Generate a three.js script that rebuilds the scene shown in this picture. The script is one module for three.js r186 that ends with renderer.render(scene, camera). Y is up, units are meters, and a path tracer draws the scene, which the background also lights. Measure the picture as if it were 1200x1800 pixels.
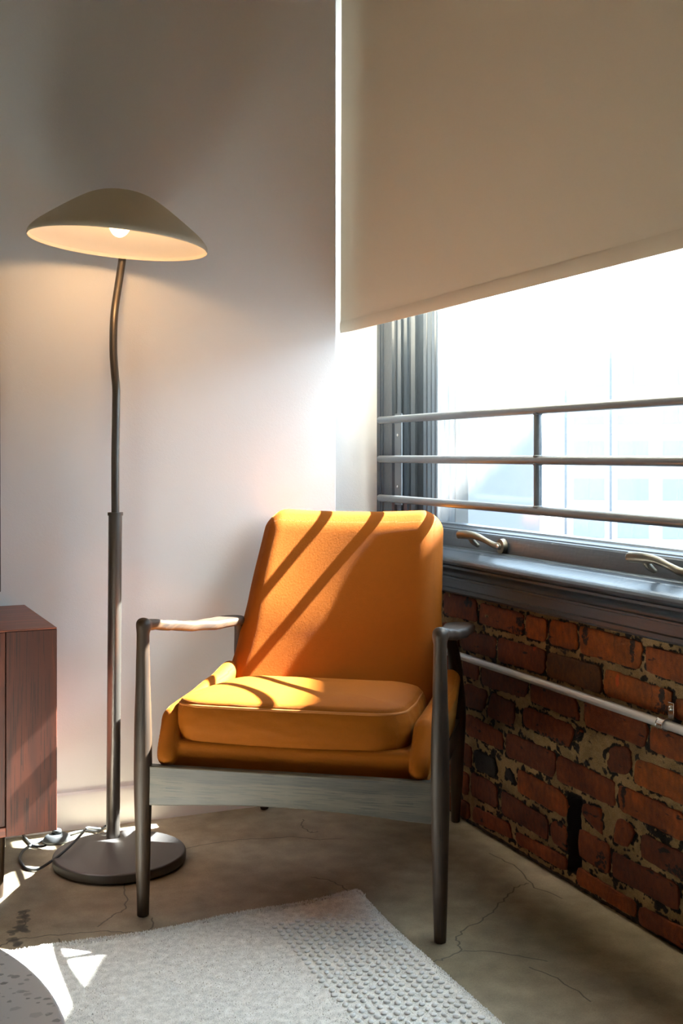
import * as THREE from 'three';
import { ImprovedNoise } from 'three/addons/math/ImprovedNoise.js';
import { RoundedBoxGeometry } from 'three/addons/geometries/RoundedBoxGeometry.js';
import { mergeGeometries, toCreasedNormals } from 'three/addons/utils/BufferGeometryUtils.js';

// ------------------------------------------------------------------ camera, light, exposure
const scene = new THREE.Scene();
const FOV = 2 * Math.atan(900 / 2000) * 180 / Math.PI;
const camera = new THREE.PerspectiveCamera(FOV, 1200 / 1800, 0.05, 400);
camera.position.set(0, 1, 0);
camera.lookAt(0.3907, 1, -0.9205);
camera.setViewOffset(1200, 1800, 0, 100, 1200, 1800);       // level camera, lens shifted down
camera.updateProjectionMatrix();

const SKY = 4.5, AUREOLE = 3, SUN = 92, LAMP = 0.13;
const sun = new THREE.DirectionalLight(new THREE.Color(1.0, 0.965, 0.91), SUN);
const SUND = new THREE.Vector3(-1, -1.0, -0.005).normalize();
{ // hazy bright sky with the wide glow that haze spreads round the sun
  const W = 512, Hs = 256, d = new Float32Array(W * Hs * 4);
  for (let j = 0; j < Hs; j++) for (let i = 0; i < W; i++) {
    const el = ((j + 0.5) / Hs - 0.5) * Math.PI, az = ((i + 0.5) / W - 0.5) * 2 * Math.PI;
    const c = -(Math.cos(el) * Math.cos(az) * SUND.x + Math.sin(el) * SUND.y + Math.cos(el) * Math.sin(az) * SUND.z), th = Math.acos(Math.min(1, Math.max(-1, c)));
    const g = AUREOLE * Math.exp(-th / 0.21), o = (j * W + i) * 4;
    d[o] = 0.62 + g; d[o + 1] = 0.81 + g * 1.02; d[o + 2] = 1.0 + g * 1.04; d[o + 3] = 1;
  }
  const t = new THREE.DataTexture(d, W, Hs, THREE.RGBAFormat, THREE.FloatType); t.mapping = THREE.EquirectangularReflectionMapping; t.magFilter = t.minFilter = THREE.LinearFilter; t.needsUpdate = true;
  scene.background = t; scene.backgroundIntensity = SKY;
}
sun.target.position.set(1.0, 0.4, -2.5);
sun.position.copy(sun.target.position).addScaledVector(SUND, -14);
sun.castShadow = true;
sun.shadow.mapSize.set(4096, 4096);
Object.assign(sun.shadow.camera, { left: -4, right: 4, top: 4, bottom: -4, near: 0.5, far: 40 });
scene.add(sun, sun.target);

const renderer = new THREE.WebGLRenderer({ antialias: true });
renderer.toneMapping = THREE.LinearToneMapping;
renderer.toneMappingExposure = 1.55;
renderer.shadowMap.enabled = true;

// ------------------------------------------------------------------ helpers
function rng(seed) { let s = seed | 0; return () => { s = (s + 0x6d2b79f5) | 0; let t = Math.imul(s ^ (s >>> 15), 1 | s); t = (t + Math.imul(t ^ (t >>> 7), 61 | t)) ^ t; return ((t ^ (t >>> 14)) >>> 0) / 4294967296; }; }
const noiser = new ImprovedNoise();
const nz = (x, y, z = 0) => noiser.noise(x, y, z);
const fbm = (x, y, z = 0, o = 4) => { let s = 0, a = 0.5; for (let i = 0; i < o; i++) { s += a * nz(x, y, z + i * 7.3); x *= 2.03; y *= 2.03; z *= 2.03; a *= 0.5; } return s; };
const clamp = (x, a, b) => Math.min(b, Math.max(a, x));
const lerp = (a, b, t) => a + (b - a) * t;
const sstep = (a, b, x) => { const t = clamp((x - a) / (b - a), 0, 1); return t * t * (3 - 2 * t); };
// piecewise-smooth table lookup
function table(x, rows) {
  if (x <= rows[0][0]) return rows[0][1];
  for (let i = 1; i < rows.length; i++) if (x <= rows[i][0]) { const t = (x - rows[i - 1][0]) / (rows[i][0] - rows[i - 1][0]); return lerp(rows[i - 1][1], rows[i][1], t * t * (3 - 2 * t) * 0.5 + t * 0.5); }
  return rows[rows.length - 1][1];
}
const V = (x, y, z) => new THREE.Vector3(x, y, z);
const used = {};
function numbered(name) { const n = used[name] = (used[name] ?? -1) + 1; return n ? name + '_' + String(n).padStart(3, '0') : name; }
function mesh(name, geometry, material, parent) {
  const m = new THREE.Mesh(geometry, material);
  m.name = (!parent || parent === scene) ? numbered(name) : name;
  m.castShadow = m.receiveShadow = true;
  (parent || scene).add(m);
  return m;
}
function thing(name, label, category, pos = [0, 0, 0], turn = 0, group) {
  const o = new THREE.Group(); o.name = numbered(name); o.position.set(...pos); o.rotation.y = turn;
  o.userData = { label, category }; if (group) o.userData.group = group;
  scene.add(o); return o;
}
function structure(name, geometry, material, label) {
  const o = geometry ? mesh(name, geometry, material) : new THREE.Group();
  if (!geometry) { o.name = name; scene.add(o); }
  o.userData = { kind: 'structure', category: name.split('_')[0] };
  if (label) o.userData.label = label;
  return o;
}
function boxAt(x0, x1, y0, y1, z0, z1, r = 0) {
  const g = r ? new RoundedBoxGeometry(x1 - x0, y1 - y0, z1 - z0, 3, r) : new THREE.BoxGeometry(x1 - x0, y1 - y0, z1 - z0);
  g.translate((x0 + x1) / 2, (y0 + y1) / 2, (z0 + z1) / 2); return metricUV(g);
}
// box-projected uv in metres
function metricUV(g, swap = false) {
  const p = g.attributes.position, n = g.attributes.normal, uv = new Float32Array(p.count * 2);
  for (let i = 0; i < p.count; i++) {
    const ax = Math.abs(n.getX(i)), ay = Math.abs(n.getY(i)), az = Math.abs(n.getZ(i));
    let a, b;
    if (ax >= ay && ax >= az) { a = p.getZ(i); b = p.getY(i); } else if (ay >= az) { a = p.getX(i); b = p.getZ(i); } else { a = p.getX(i); b = p.getY(i); }
    uv[2 * i] = swap ? b : a; uv[2 * i + 1] = swap ? a : b;
  }
  g.setAttribute('uv', new THREE.BufferAttribute(uv, 2)); return g;
}
function setUV(g, f) {
  const p = g.attributes.position, uv = new Float32Array(p.count * 2);
  for (let i = 0; i < p.count; i++) { const [a, b] = f(p.getX(i), p.getY(i), p.getZ(i)); uv[2 * i] = a; uv[2 * i + 1] = b; }
  g.setAttribute('uv', new THREE.BufferAttribute(uv, 2)); return g;
}
// tube through points with a radius (or [rx, ry]) at each; flat or round ends
function taper(points, radii, seg = 18, steps = 40, cap = 0.4) {
  const curve = new THREE.CatmullRomCurve3(points.map((p) => V(...p)), false, 'centripetal');
  const rad = (t) => { const f = t * (radii.length - 1), i = Math.min(radii.length - 2, Math.floor(f)), u = f - i, s = u * u * (3 - 2 * u); return lerp(radii[i], radii[i + 1], s); };
  const fr = curve.computeFrenetFrames(steps, false), pos = [], uv = [], idx = [];
  const len = curve.getLength(), rings = [];
  const ring = (c, n, b, r, v) => rings.push([c, n, b, r, v]);
  const P0 = curve.getPoint(0), T0 = fr.tangents[0], r0 = rad(0);
  for (const [k, q] of [[0, 0.02], [0.35, 0.6], [0.8, 0.92]]) ring(P0.clone().addScaledVector(T0, -(1 - k) * r0 * cap), fr.normals[0], fr.binormals[0], r0 * q, 0);
  for (let i = 0; i <= steps; i++) { const t = i / steps; ring(curve.getPoint(t), fr.normals[i], fr.binormals[i], rad(t), t * len); }
  const P1 = curve.getPoint(1), T1 = fr.tangents[steps], r1 = rad(1);
  for (const [k, q] of [[0.8, 0.92], [0.35, 0.6], [0, 0.02]]) ring(P1.clone().addScaledVector(T1, (1 - k) * r1 * cap), fr.normals[steps], fr.binormals[steps], r1 * q, len);
  rings.forEach(([c, n, b, r, v]) => { for (let j = 0; j <= seg; j++) { const a = j / seg * Math.PI * 2, x = Math.cos(a) * r, y = Math.sin(a) * r; pos.push(c.x + n.x * x + b.x * y, c.y + n.y * x + b.y * y, c.z + n.z * x + b.z * y); uv.push(j / seg * 0.12, v); } });
  for (let i = 0; i + 1 < rings.length; i++) for (let j = 0; j < seg; j++) { const a = i * (seg + 1) + j, d = a + seg + 1; idx.push(a, a + 1, d, a + 1, d + 1, d); }
  const g = new THREE.BufferGeometry(); g.setAttribute('position', new THREE.Float32BufferAttribute(pos, 3)); g.setAttribute('uv', new THREE.Float32BufferAttribute(uv, 2)); g.setIndex(idx); g.computeVertexNormals();
  return g;
}
// extrude a profile given in (x, y) along z from z0 to z1
function moulding(profile, z0, z1) {
  const s = new THREE.Shape(profile.map(([x, y]) => new THREE.Vector2(x, y)));
  let g = new THREE.ExtrudeGeometry(s, { depth: z1 - z0, bevelEnabled: false, steps: 1, curveSegments: 6 });
  g.translate(0, 0, z0); return metricUV(toCreasedNormals(g, 0.6));
}
// surface nets over a signed distance
function nets(f, lo, hi, h) {
  const n = [0, 1, 2].map((k) => Math.ceil((hi[k] - lo[k]) / h) + 1), [nx, ny, nz_] = n;
  const F = new Float32Array(nx * ny * nz_), at = (i, j, k) => (k * ny + j) * nx + i;
  for (let k = 0; k < nz_; k++) for (let j = 0; j < ny; j++) for (let i = 0; i < nx; i++) F[at(i, j, k)] = f(lo[0] + i * h, lo[1] + j * h, lo[2] + k * h);
  const id = new Int32Array(nx * ny * nz_).fill(-1), pos = [], idx = [];
  for (let k = 0; k + 1 < nz_; k++) for (let j = 0; j + 1 < ny; j++) for (let i = 0; i + 1 < nx; i++) {
    let c = 0, x = 0, y = 0, z = 0, mask = 0; const v = [];
    for (let q = 0; q < 8; q++) { const d = F[at(i + (q & 1), j + (q >> 1 & 1), k + (q >> 2))]; v.push(d); if (d < 0) mask |= 1 << q; }
    if (mask === 0 || mask === 255) continue;
    for (let a = 0; a < 8; a++) for (const bit of [1, 2, 4]) { if (a & bit) continue; const b = a | bit; if ((v[a] < 0) === (v[b] < 0)) continue; const t = v[a] / (v[a] - v[b]); x += (a & 1) + (bit === 1 ? t : 0); y += (a >> 1 & 1) + (bit === 2 ? t : 0); z += (a >> 2) + (bit === 4 ? t : 0); c++; }
    id[at(i, j, k)] = pos.length / 3;
    pos.push(lo[0] + (i + x / c) * h, lo[1] + (j + y / c) * h, lo[2] + (k + z / c) * h);
  }
  const quad = (a, b, c, d, flip) => { if (a < 0 || b < 0 || c < 0 || d < 0) return; flip ? idx.push(a, c, b, a, d, c) : idx.push(a, b, c, a, c, d); };
  for (let k = 1; k + 1 < nz_; k++) for (let j = 1; j + 1 < ny; j++) for (let i = 1; i + 1 < nx; i++) {
    const d = F[at(i, j, k)] < 0;
    if (d !== F[at(i + 1, j, k)] < 0) quad(id[at(i, j - 1, k - 1)], id[at(i, j, k - 1)], id[at(i, j, k)], id[at(i, j - 1, k)], !d);
    if (d !== F[at(i, j + 1, k)] < 0) quad(id[at(i - 1, j, k - 1)], id[at(i - 1, j, k)], id[at(i, j, k)], id[at(i, j, k - 1)], !d);
    if (d !== F[at(i, j, k + 1)] < 0) quad(id[at(i - 1, j - 1, k)], id[at(i, j - 1, k)], id[at(i, j, k)], id[at(i - 1, j, k)], !d);
  }
  const nor = new Float32Array(pos.length), e = h * 0.6;
  for (let i = 0; i < pos.length; i += 3) {
    let [x, y, z] = [pos[i], pos[i + 1], pos[i + 2]];
    for (let it = 0; it < 2; it++) {                       // pull vertices onto the surface
      const d = f(x, y, z), gx = f(x + e, y, z) - f(x - e, y, z), gy = f(x, y + e, z) - f(x, y - e, z), gz = f(x, y, z + e) - f(x, y, z - e), l = Math.hypot(gx, gy, gz) || 1;
      const s = clamp(d, -h * 0.5, h * 0.5);
      x -= gx / l * s; y -= gy / l * s; z -= gz / l * s;
      nor[i] = gx / l; nor[i + 1] = gy / l; nor[i + 2] = gz / l;
    }
    pos[i] = x; pos[i + 1] = y; pos[i + 2] = z;
  }
  const g = new THREE.BufferGeometry();
  g.setAttribute('position', new THREE.Float32BufferAttribute(pos, 3)); g.setAttribute('normal', new THREE.BufferAttribute(nor, 3)); g.setIndex(idx);
  return g;
}
const smin = (a, b, k) => { const h = Math.max(k - Math.abs(a - b), 0) / k; return Math.min(a, b) - h * h * k * 0.25; };
const rbox2 = (x, y, a, b, r) => { const p = Math.abs(x) - a + r, q = Math.abs(y) - b + r; return Math.min(Math.max(p, q), 0) + Math.hypot(Math.max(p, 0), Math.max(q, 0)) - r; };
const ext = (d2, y, t, r) => { const p = d2 + r, q = Math.abs(y) - t + r; return Math.min(Math.max(p, q), 0) + Math.hypot(Math.max(p, 0), Math.max(q, 0)) - r; };

// ------------------------------------------------------------------ textures
function tex(w, h, f, srgb = true, wrap = THREE.RepeatWrapping) {
  const d = new Uint8Array(w * h * 4);
  for (let y = 0; y < h; y++) for (let x = 0; x < w; x++) { const c = f(x / w, y / h, x, y), o = (y * w + x) * 4; d[o] = clamp(c[0], 0, 255); d[o + 1] = clamp(c[1], 0, 255); d[o + 2] = clamp(c[2], 0, 255); d[o + 3] = 255; }
  const t = new THREE.DataTexture(d, w, h); t.wrapS = t.wrapT = wrap; t.magFilter = t.minFilter = THREE.LinearFilter; if (srgb) t.colorSpace = THREE.SRGBColorSpace; t.needsUpdate = true; return t;
}
function canvasTex(w, h, draw, wrap = THREE.RepeatWrapping) {
  const c = document.createElement('canvas'); c.width = w; c.height = h; draw(c.getContext('2d'), w, h);
  const t = new THREE.CanvasTexture(c); t.wrapS = t.wrapT = wrap; t.colorSpace = THREE.SRGBColorSpace; t.magFilter = THREE.LinearFilter; return t;
}
const rep = (t, sx, sy, rot = 0) => { const c = t.clone(); c.repeat.set(sx, sy); c.rotation = rot; c.needsUpdate = true; return c; };
const std = (o) => new THREE.MeshStandardMaterial(o);
const phys = (o) => new THREE.MeshPhysicalMaterial(o);
const lin = (r, g, b) => new THREE.Color().setRGB(r, g, b);

const grainBump = tex(256, 256, (u, v, x, y) => { const r = 128 + 90 * nz(x * 0.37, y * 0.37, 3.1) + 50 * nz(x * 0.11, y * 0.11, 8); return [r, r, r]; }, false);
const M = {};
M.wall = std({ color: lin(0.785, 0.805, 0.825), roughness: 0.75, bumpMap: rep(grainBump, 5, 5), bumpScale: 0.0004 });
M.trim = std({ color: lin(0.81, 0.81, 0.81), roughness: 0.45 });
M.ceiling = std({ color: lin(0.45, 0.36, 0.25), roughness: 0.9 });
M.dimwall = std({ color: lin(0.62, 0.53, 0.41), roughness: 0.9 });

// worn concrete: mottled, speckled, with the cracks of the photograph at their places (texture covers x -1.3..1.9, z -3.3..-0.1)
const FX0 = -1.3, FZ0 = -3.3, FS = 3.2;
const floorTex = canvasTex(2048, 2048, (c, w, h) => {
  const im = c.createImageData(w, h), r = rng(5);
  for (let y = 0; y < h; y++) for (let x = 0; x < w; x++) {
    const a = fbm(x * 0.004, y * 0.004, 1, 4), b = fbm(x * 0.03, y * 0.03, 5, 3), s = r();
    let k = 1 + a * 0.30 + b * 0.22 + (s - 0.5) * 0.10 + (s > 0.985 ? -0.16 : 0) + (s < 0.010 ? 0.13 : 0);
    const o = (y * w + x) * 4; im.data[o] = clamp(178 * k, 0, 255); im.data[o + 1] = clamp(165 * k, 0, 255); im.data[o + 2] = clamp(141 * k * (1 + a * 0.08), 0, 255); im.data[o + 3] = 255;
  }
  c.putImageData(im, 0, 0);
  const toFloor = (u, v) => { const d = 2000 / (v - 800), l = (u - 600) / 2000 * d; return [(d * 0.3907 + l * 0.9205 - FX0) / FS * w, (-d * 0.9205 + l * 0.3907 - FZ0) / FS * h]; };
  const cracks = [[[325, 1492], [372, 1482], [420, 1476], [470, 1474], [512, 1471], [560, 1476], [600, 1474]], [[217, 1540], [218, 1561], [222, 1580], [220, 1597], [196, 1612], [172, 1628]],
    [[0, 1664], [30, 1650], [90, 1644], [140, 1640], [187, 1636], [240, 1640], [290, 1643]], [[45, 1602], [44, 1615], [41, 1632]], [[532, 1440], [530, 1452], [545, 1463], [560, 1462]],
    [[885, 1580], [868, 1600], [847, 1617], [820, 1632], [803, 1647], [806, 1662], [811, 1672], [780, 1686], [750, 1693]], [[811, 1672], [850, 1670], [900, 1678], [960, 1690]],
    [[547, 1542], [575, 1546], [600, 1557], [622, 1578]], [[240, 1660], [262, 1640], [270, 1612]], [[885, 1580], [905, 1560], [930, 1552]], [[103, 1650], [104, 1668]], [[860, 1500], [910, 1525], [940, 1560], [990, 1580]], [[930, 1700], [980, 1720], [1040, 1760]]];
  c.lineCap = 'round';
  for (const line of cracks) { c.strokeStyle = 'rgba(60,55,48,0.75)'; c.beginPath(); let last = null; for (const q of line) { const [x, y] = toFloor(...q); if (last) { for (let k = 1; k <= 5; k++) { c.lineTo(lerp(last[0], x, k / 5) + (r() - 0.5) * 5, lerp(last[1], y, k / 5) + (r() - 0.5) * 5); } } else c.moveTo(x, y); last = [x, y]; } c.lineWidth = 1.6; c.stroke(); }
  for (const q of [[42, 1604], [40, 1612], [42, 1620], [34, 1632], [24, 1640], [22, 1652], [40, 1636], [38, 1628], [28, 1660]]) { const [x, y] = toFloor(...q); c.fillStyle = 'rgba(70,68,62,0.5)'; for (let k = 0; k < 7; k++) { c.beginPath(); c.arc(x + (r() - 0.5) * 12, y + (r() - 0.5) * 12, 2 + r() * 4, 0, 7); c.fill(); } }
  for (let k = 0; k < 60; k++) { c.fillStyle = 'rgba(90,82,70,0.10)'; c.beginPath(); c.ellipse(r() * w, r() * h, 8 + r() * 50, 6 + r() * 30, r() * 3, 0, 7); c.fill(); }
}, THREE.MirroredRepeatWrapping);
M.floor = std({ map: floorTex, color: lin(0.66, 0.66, 0.64), roughness: 0.55, bumpMap: rep(grainBump, 4, 4), bumpScale: 0.0003 });

const velvetBump = tex(512, 512, (u, v, x, y) => { const k = 128 + 120 * nz(x * 0.61, y * 0.61, 2) + 40 * nz(x * 0.08, y * 0.08, 4); return [k, k, k]; }, false);
const velvetMap = tex(512, 512, (u, v, x, y) => { const k = 1 + 0.10 * nz(x * 0.55, y * 0.55, 9) + 0.035 * fbm(x * 0.03, y * 0.03, 6, 3); return [137 * k, 75 * k, 8 * k]; });
M.velvet = phys({ map: rep(velvetMap, 4, 4), color: lin(1, 0.95, 0.9), roughness: 0.75, sheen: 0.42, sheenRoughness: 0.35, sheenColor: lin(1.0, 0.66, 0.2), bumpMap: rep(velvetBump, 5, 5), bumpScale: 0.0006, specularIntensity: 0.25 });
M.piping = phys({ color: lin(0.36, 0.11, 0.008), roughness: 0.8, sheen: 0.4, sheenRoughness: 0.4, sheenColor: lin(1, 0.6, 0.2) });

function woodTex(base, dark, seed, freq, amt, ringy) {
  return tex(1024, 1024, (u, v, x, y) => {
    const warp = fbm(u * 3 + seed, v * 1.2, seed, 3) * 0.22 * ringy;
    const s = u + warp, ring = Math.sin((s * freq + fbm(s * 9, v * 0.8, seed + 4, 2) * 2) * 6.283);
    const pore = nz(u * 210 + seed, v * 7, 3), fine = nz(u * 420, v * 16, 7);
    let k = 0.5 + 0.32 * ring * amt + 0.18 * fbm(u * 14, v * 1.6, seed + 2, 3);
    let d = clamp(k, 0, 1); let p = pore > 0.28 ? 0.62 : 1; p *= 1 + 0.08 * fine;
    return [0, 1, 2].map((i) => lerp(dark[i], base[i], d) * p);
  }, true, THREE.MirroredRepeatWrapping);
}
const oakTex = woodTex([132, 116, 92], [62, 52, 40], 2.3, 7, 0.8, 1);
const walnutTex = woodTex([156, 84, 52], [96, 47, 29], 8.1, 5, 0.8, 1.5);
M.oak = phys({ map: rep(oakTex, 3.4, 2.2), color: lin(0.22, 0.14, 0.065), roughness: 0.55, clearcoat: 0.06, clearcoatRoughness: 0.35 });
M.oakAcross = phys({ map: rep(oakTex, 3.2, 2.0, Math.PI / 2), color: lin(0.46, 0.50, 0.48), roughness: 0.5, clearcoat: 0.2, clearcoatRoughness: 0.4 });
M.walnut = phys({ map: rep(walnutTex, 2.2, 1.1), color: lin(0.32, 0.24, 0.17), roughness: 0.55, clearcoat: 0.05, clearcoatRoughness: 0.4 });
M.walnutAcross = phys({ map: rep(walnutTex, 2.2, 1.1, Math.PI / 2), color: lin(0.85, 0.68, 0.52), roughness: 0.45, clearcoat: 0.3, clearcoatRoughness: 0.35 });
M.bronze = std({ color: lin(0.15, 0.135, 0.12), metalness: 0.85, roughness: 0.36 });
M.bronzeFlat = std({ color: lin(0.10, 0.098, 0.099), metalness: 0.6, roughness: 0.45 });
M.shade = std({ color: lin(0.74, 0.67, 0.53), roughness: 0.55 });
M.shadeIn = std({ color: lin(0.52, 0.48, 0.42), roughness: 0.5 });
M.rubber = std({ color: lin(0.035, 0.04, 0.045), roughness: 0.5 });
M.black = std({ color: lin(0.012, 0.012, 0.013), roughness: 0.35 });
const paintBump = tex(512, 512, (u, v, x, y) => { const k = 128 + 60 * fbm(x * 0.012, y * 0.09, 4, 3) + 50 * Math.max(0, nz(x * 0.05, y * 0.05, 8)); return [k, k, k]; }, false);
M.frame = std({ color: lin(0.034, 0.047, 0.064), roughness: 0.33, bumpMap: rep(paintBump, 3, 3), bumpScale: 0.0012 });
M.rail = std({ color: lin(0.14, 0.16, 0.18), roughness: 0.32, metalness: 0.55 });
M.steel = std({ color: lin(0.50, 0.50, 0.49), roughness: 0.45, metalness: 0.5 });
M.zinc = std({ color: lin(0.7, 0.7, 0.68), roughness: 0.25, metalness: 1 });
M.brass = std({ color: lin(0.19, 0.175, 0.14), roughness: 0.42, metalness: 0.75 });
const streak = tex(512, 512, (u, v, x, y) => { const k = 150 + 70 * fbm(x * 0.10, y * 0.008, 2, 4) + 40 * nz(x * 0.4, y * 0.02, 5); return [k, k, k]; }, false);
M.glass = phys({ color: lin(0.97, 1, 1), transmission: 1, thickness: 0, roughness: 0.2, ior: 1.5, roughnessMap: rep(streak, 1.5, 1.5), specularIntensity: 0.6 });
const weave = tex(256, 256, (u, v, x, y) => { const k = 128 + 50 * Math.sin(x * 1.57) * Math.sin(y * 1.57) + 50 * nz(x * 0.3, y * 0.05, 3) + 50 * nz(x * 0.05, y * 0.3, 6); return [k, k, k]; }, false);
M.blind = phys({ color: lin(0.84, 0.72, 0.55), roughness: 1, bumpMap: rep(weave, 8, 8), bumpScale: 0.0002 });
M.hem = std({ color: lin(0.84, 0.72, 0.55), roughness: 0.95, bumpMap: rep(weave, 8, 8), bumpScale: 0.0002 });

// ------------------------------------------------------------------ setting
const XW = 1.515, ZB = -3.085, ZN = -3.25, H = 3.3, ZG = -3.033, ZE = -0.9;
{
  const g = new THREE.BoxGeometry(5.2, 0.2, 5.2); g.translate(-0.9, -0.1, -0.85);
  setUV(g, (x, y, z) => [(x - FX0) / FS, 1 - (z - FZ0) / FS]);
  structure('floor', g, M.floor, 'worn concrete floor with fine cracks');
}
structure('wall_back', boxAt(-3.3, 1.292, 0, H, ZN, ZB, 0.004), M.wall, 'white plaster wall behind the floor lamp');
structure('wall_corner', boxAt(-3.3, 1.70, -0.2, H, ZN - 0.2, ZN - 0.001), M.wall, 'white strip of wall between the plaster wall edge and the window frame');
structure('wall_left', boxAt(-2.1, -1.9, -0.2, H, ZN - 0.2, 1.9), std({ color: lin(0.78, 0.65, 0.47), roughness: 0.9 }));
structure('wall_front', boxAt(-3.5, 1.95, -0.2, H, 1.7, 1.9), std({ color: lin(0.25, 0.20, 0.14), roughness: 0.9 }));
structure('ceiling', boxAt(-3.5, 1.95, H, H + 0.2, ZN - 0.2, 1.9), M.ceiling);
{
  const prof = [[0, 0], [0.013, 0], [0.013, 0.088], [0.010, 0.095], [0.004, 0.098], [0, 0.098]];
  const g = moulding(prof, -1.292, 3.3); g.rotateY(-Math.PI / 2); g.translate(0, 0, ZB - 0.0005);
  structure('baseboard_back', g, M.trim, 'white baseboard along the plaster wall');
}

// ---- brick wall under the window
const BR = '1a,2848,614,2658,615,2653,554,2842,549|1b,2642,608,2422,607,2429,551,2647,552|1c,2412,607,2319,607,2323,550,2414,548|1d,2310,607,2196,613,2196,549,2313,548|1e,2186,611,1957,606,1967,545,2183,547|1f,1948,601,1758,599,1758,541,1948,544|2a,2745,522,2555,529,2561,471,2745,470|2b,2545,530,2324,531,2331,471,2550,468|2c,2317,528,2104,531,2099,468,2322,469|2d,2090,528,1863,521,1867,467,2094,469|2e,1854,512,1673,509,1673,458,1862,468|3a,2733,444,2647,444,2647,397,2733,399|3b,2633,446,2400,450,2417,396,2633,391|3c,2391,446,2204,443,2183,388,2393,395|3d,2167,445,1940,439,1948,385,2165,385|3e,1933,436,1737,435,1737,381,1940,384|4a,2724,380,2598,380,2623,321,2725,315|4b,2582,381,2464,375,2471,311,2607,315|4c,2425,378,2207,374,2226,320,2430,328|4d,2202,372,2169,374,2186,351,2208,348|4e,2084,345,2054,366,2003,374,1996,353,2001,316,2069,301,2088,328|4f,1983,357,1758,357,1758,298,1989,301|5a,2719,298,2527,290,2522,241,2716,241|5b,2507,295,2282,296,2289,232,2509,233|5c,2277,293,2054,286,2052,230,2280,232|5d,2041,285,1825,282,1822,225,2041,229|5e,1816,281,1631,281,1631,218,1814,218|6a,2673,213,2561,212,2553,163,2665,159|6b,2507,204,2479,206,2466,170,2512,177|6c,2454,214,2269,212,2234,198,2236,151,2452,156|6d,2179,206,2102,214,2099,154,2135,164,2177,178|6e,2049,211,2007,214,1982,197,2007,158,2058,151|6f,1962,203,1729,202,1729,146,1964,151|7a,2690,147,2551,145,2548,86,2684,82|7b,2530,140,2313,129,2316,76,2530,80|7c,2304,129,2235,136,2237,74,2302,80|7d,2188,146,2088,144,2069,138,2072,75,2190,81|7e,2062,134,1843,135,1843,80,2062,77|7f,1824,135,1673,135,1673,79,1828,81|8a,2676,59,2492,66,2474,29,2682,16|8b,2463,56,2235,62,2237,27,2459,26|8c,2196,55,1978,50,1980,14,2200,15|8d,1970,48,1803,56,1803,12,1972,8';
const wallWindow = structure('wall_window', null, null, 'old orange brick wall with rough mortar under the window');
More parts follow.
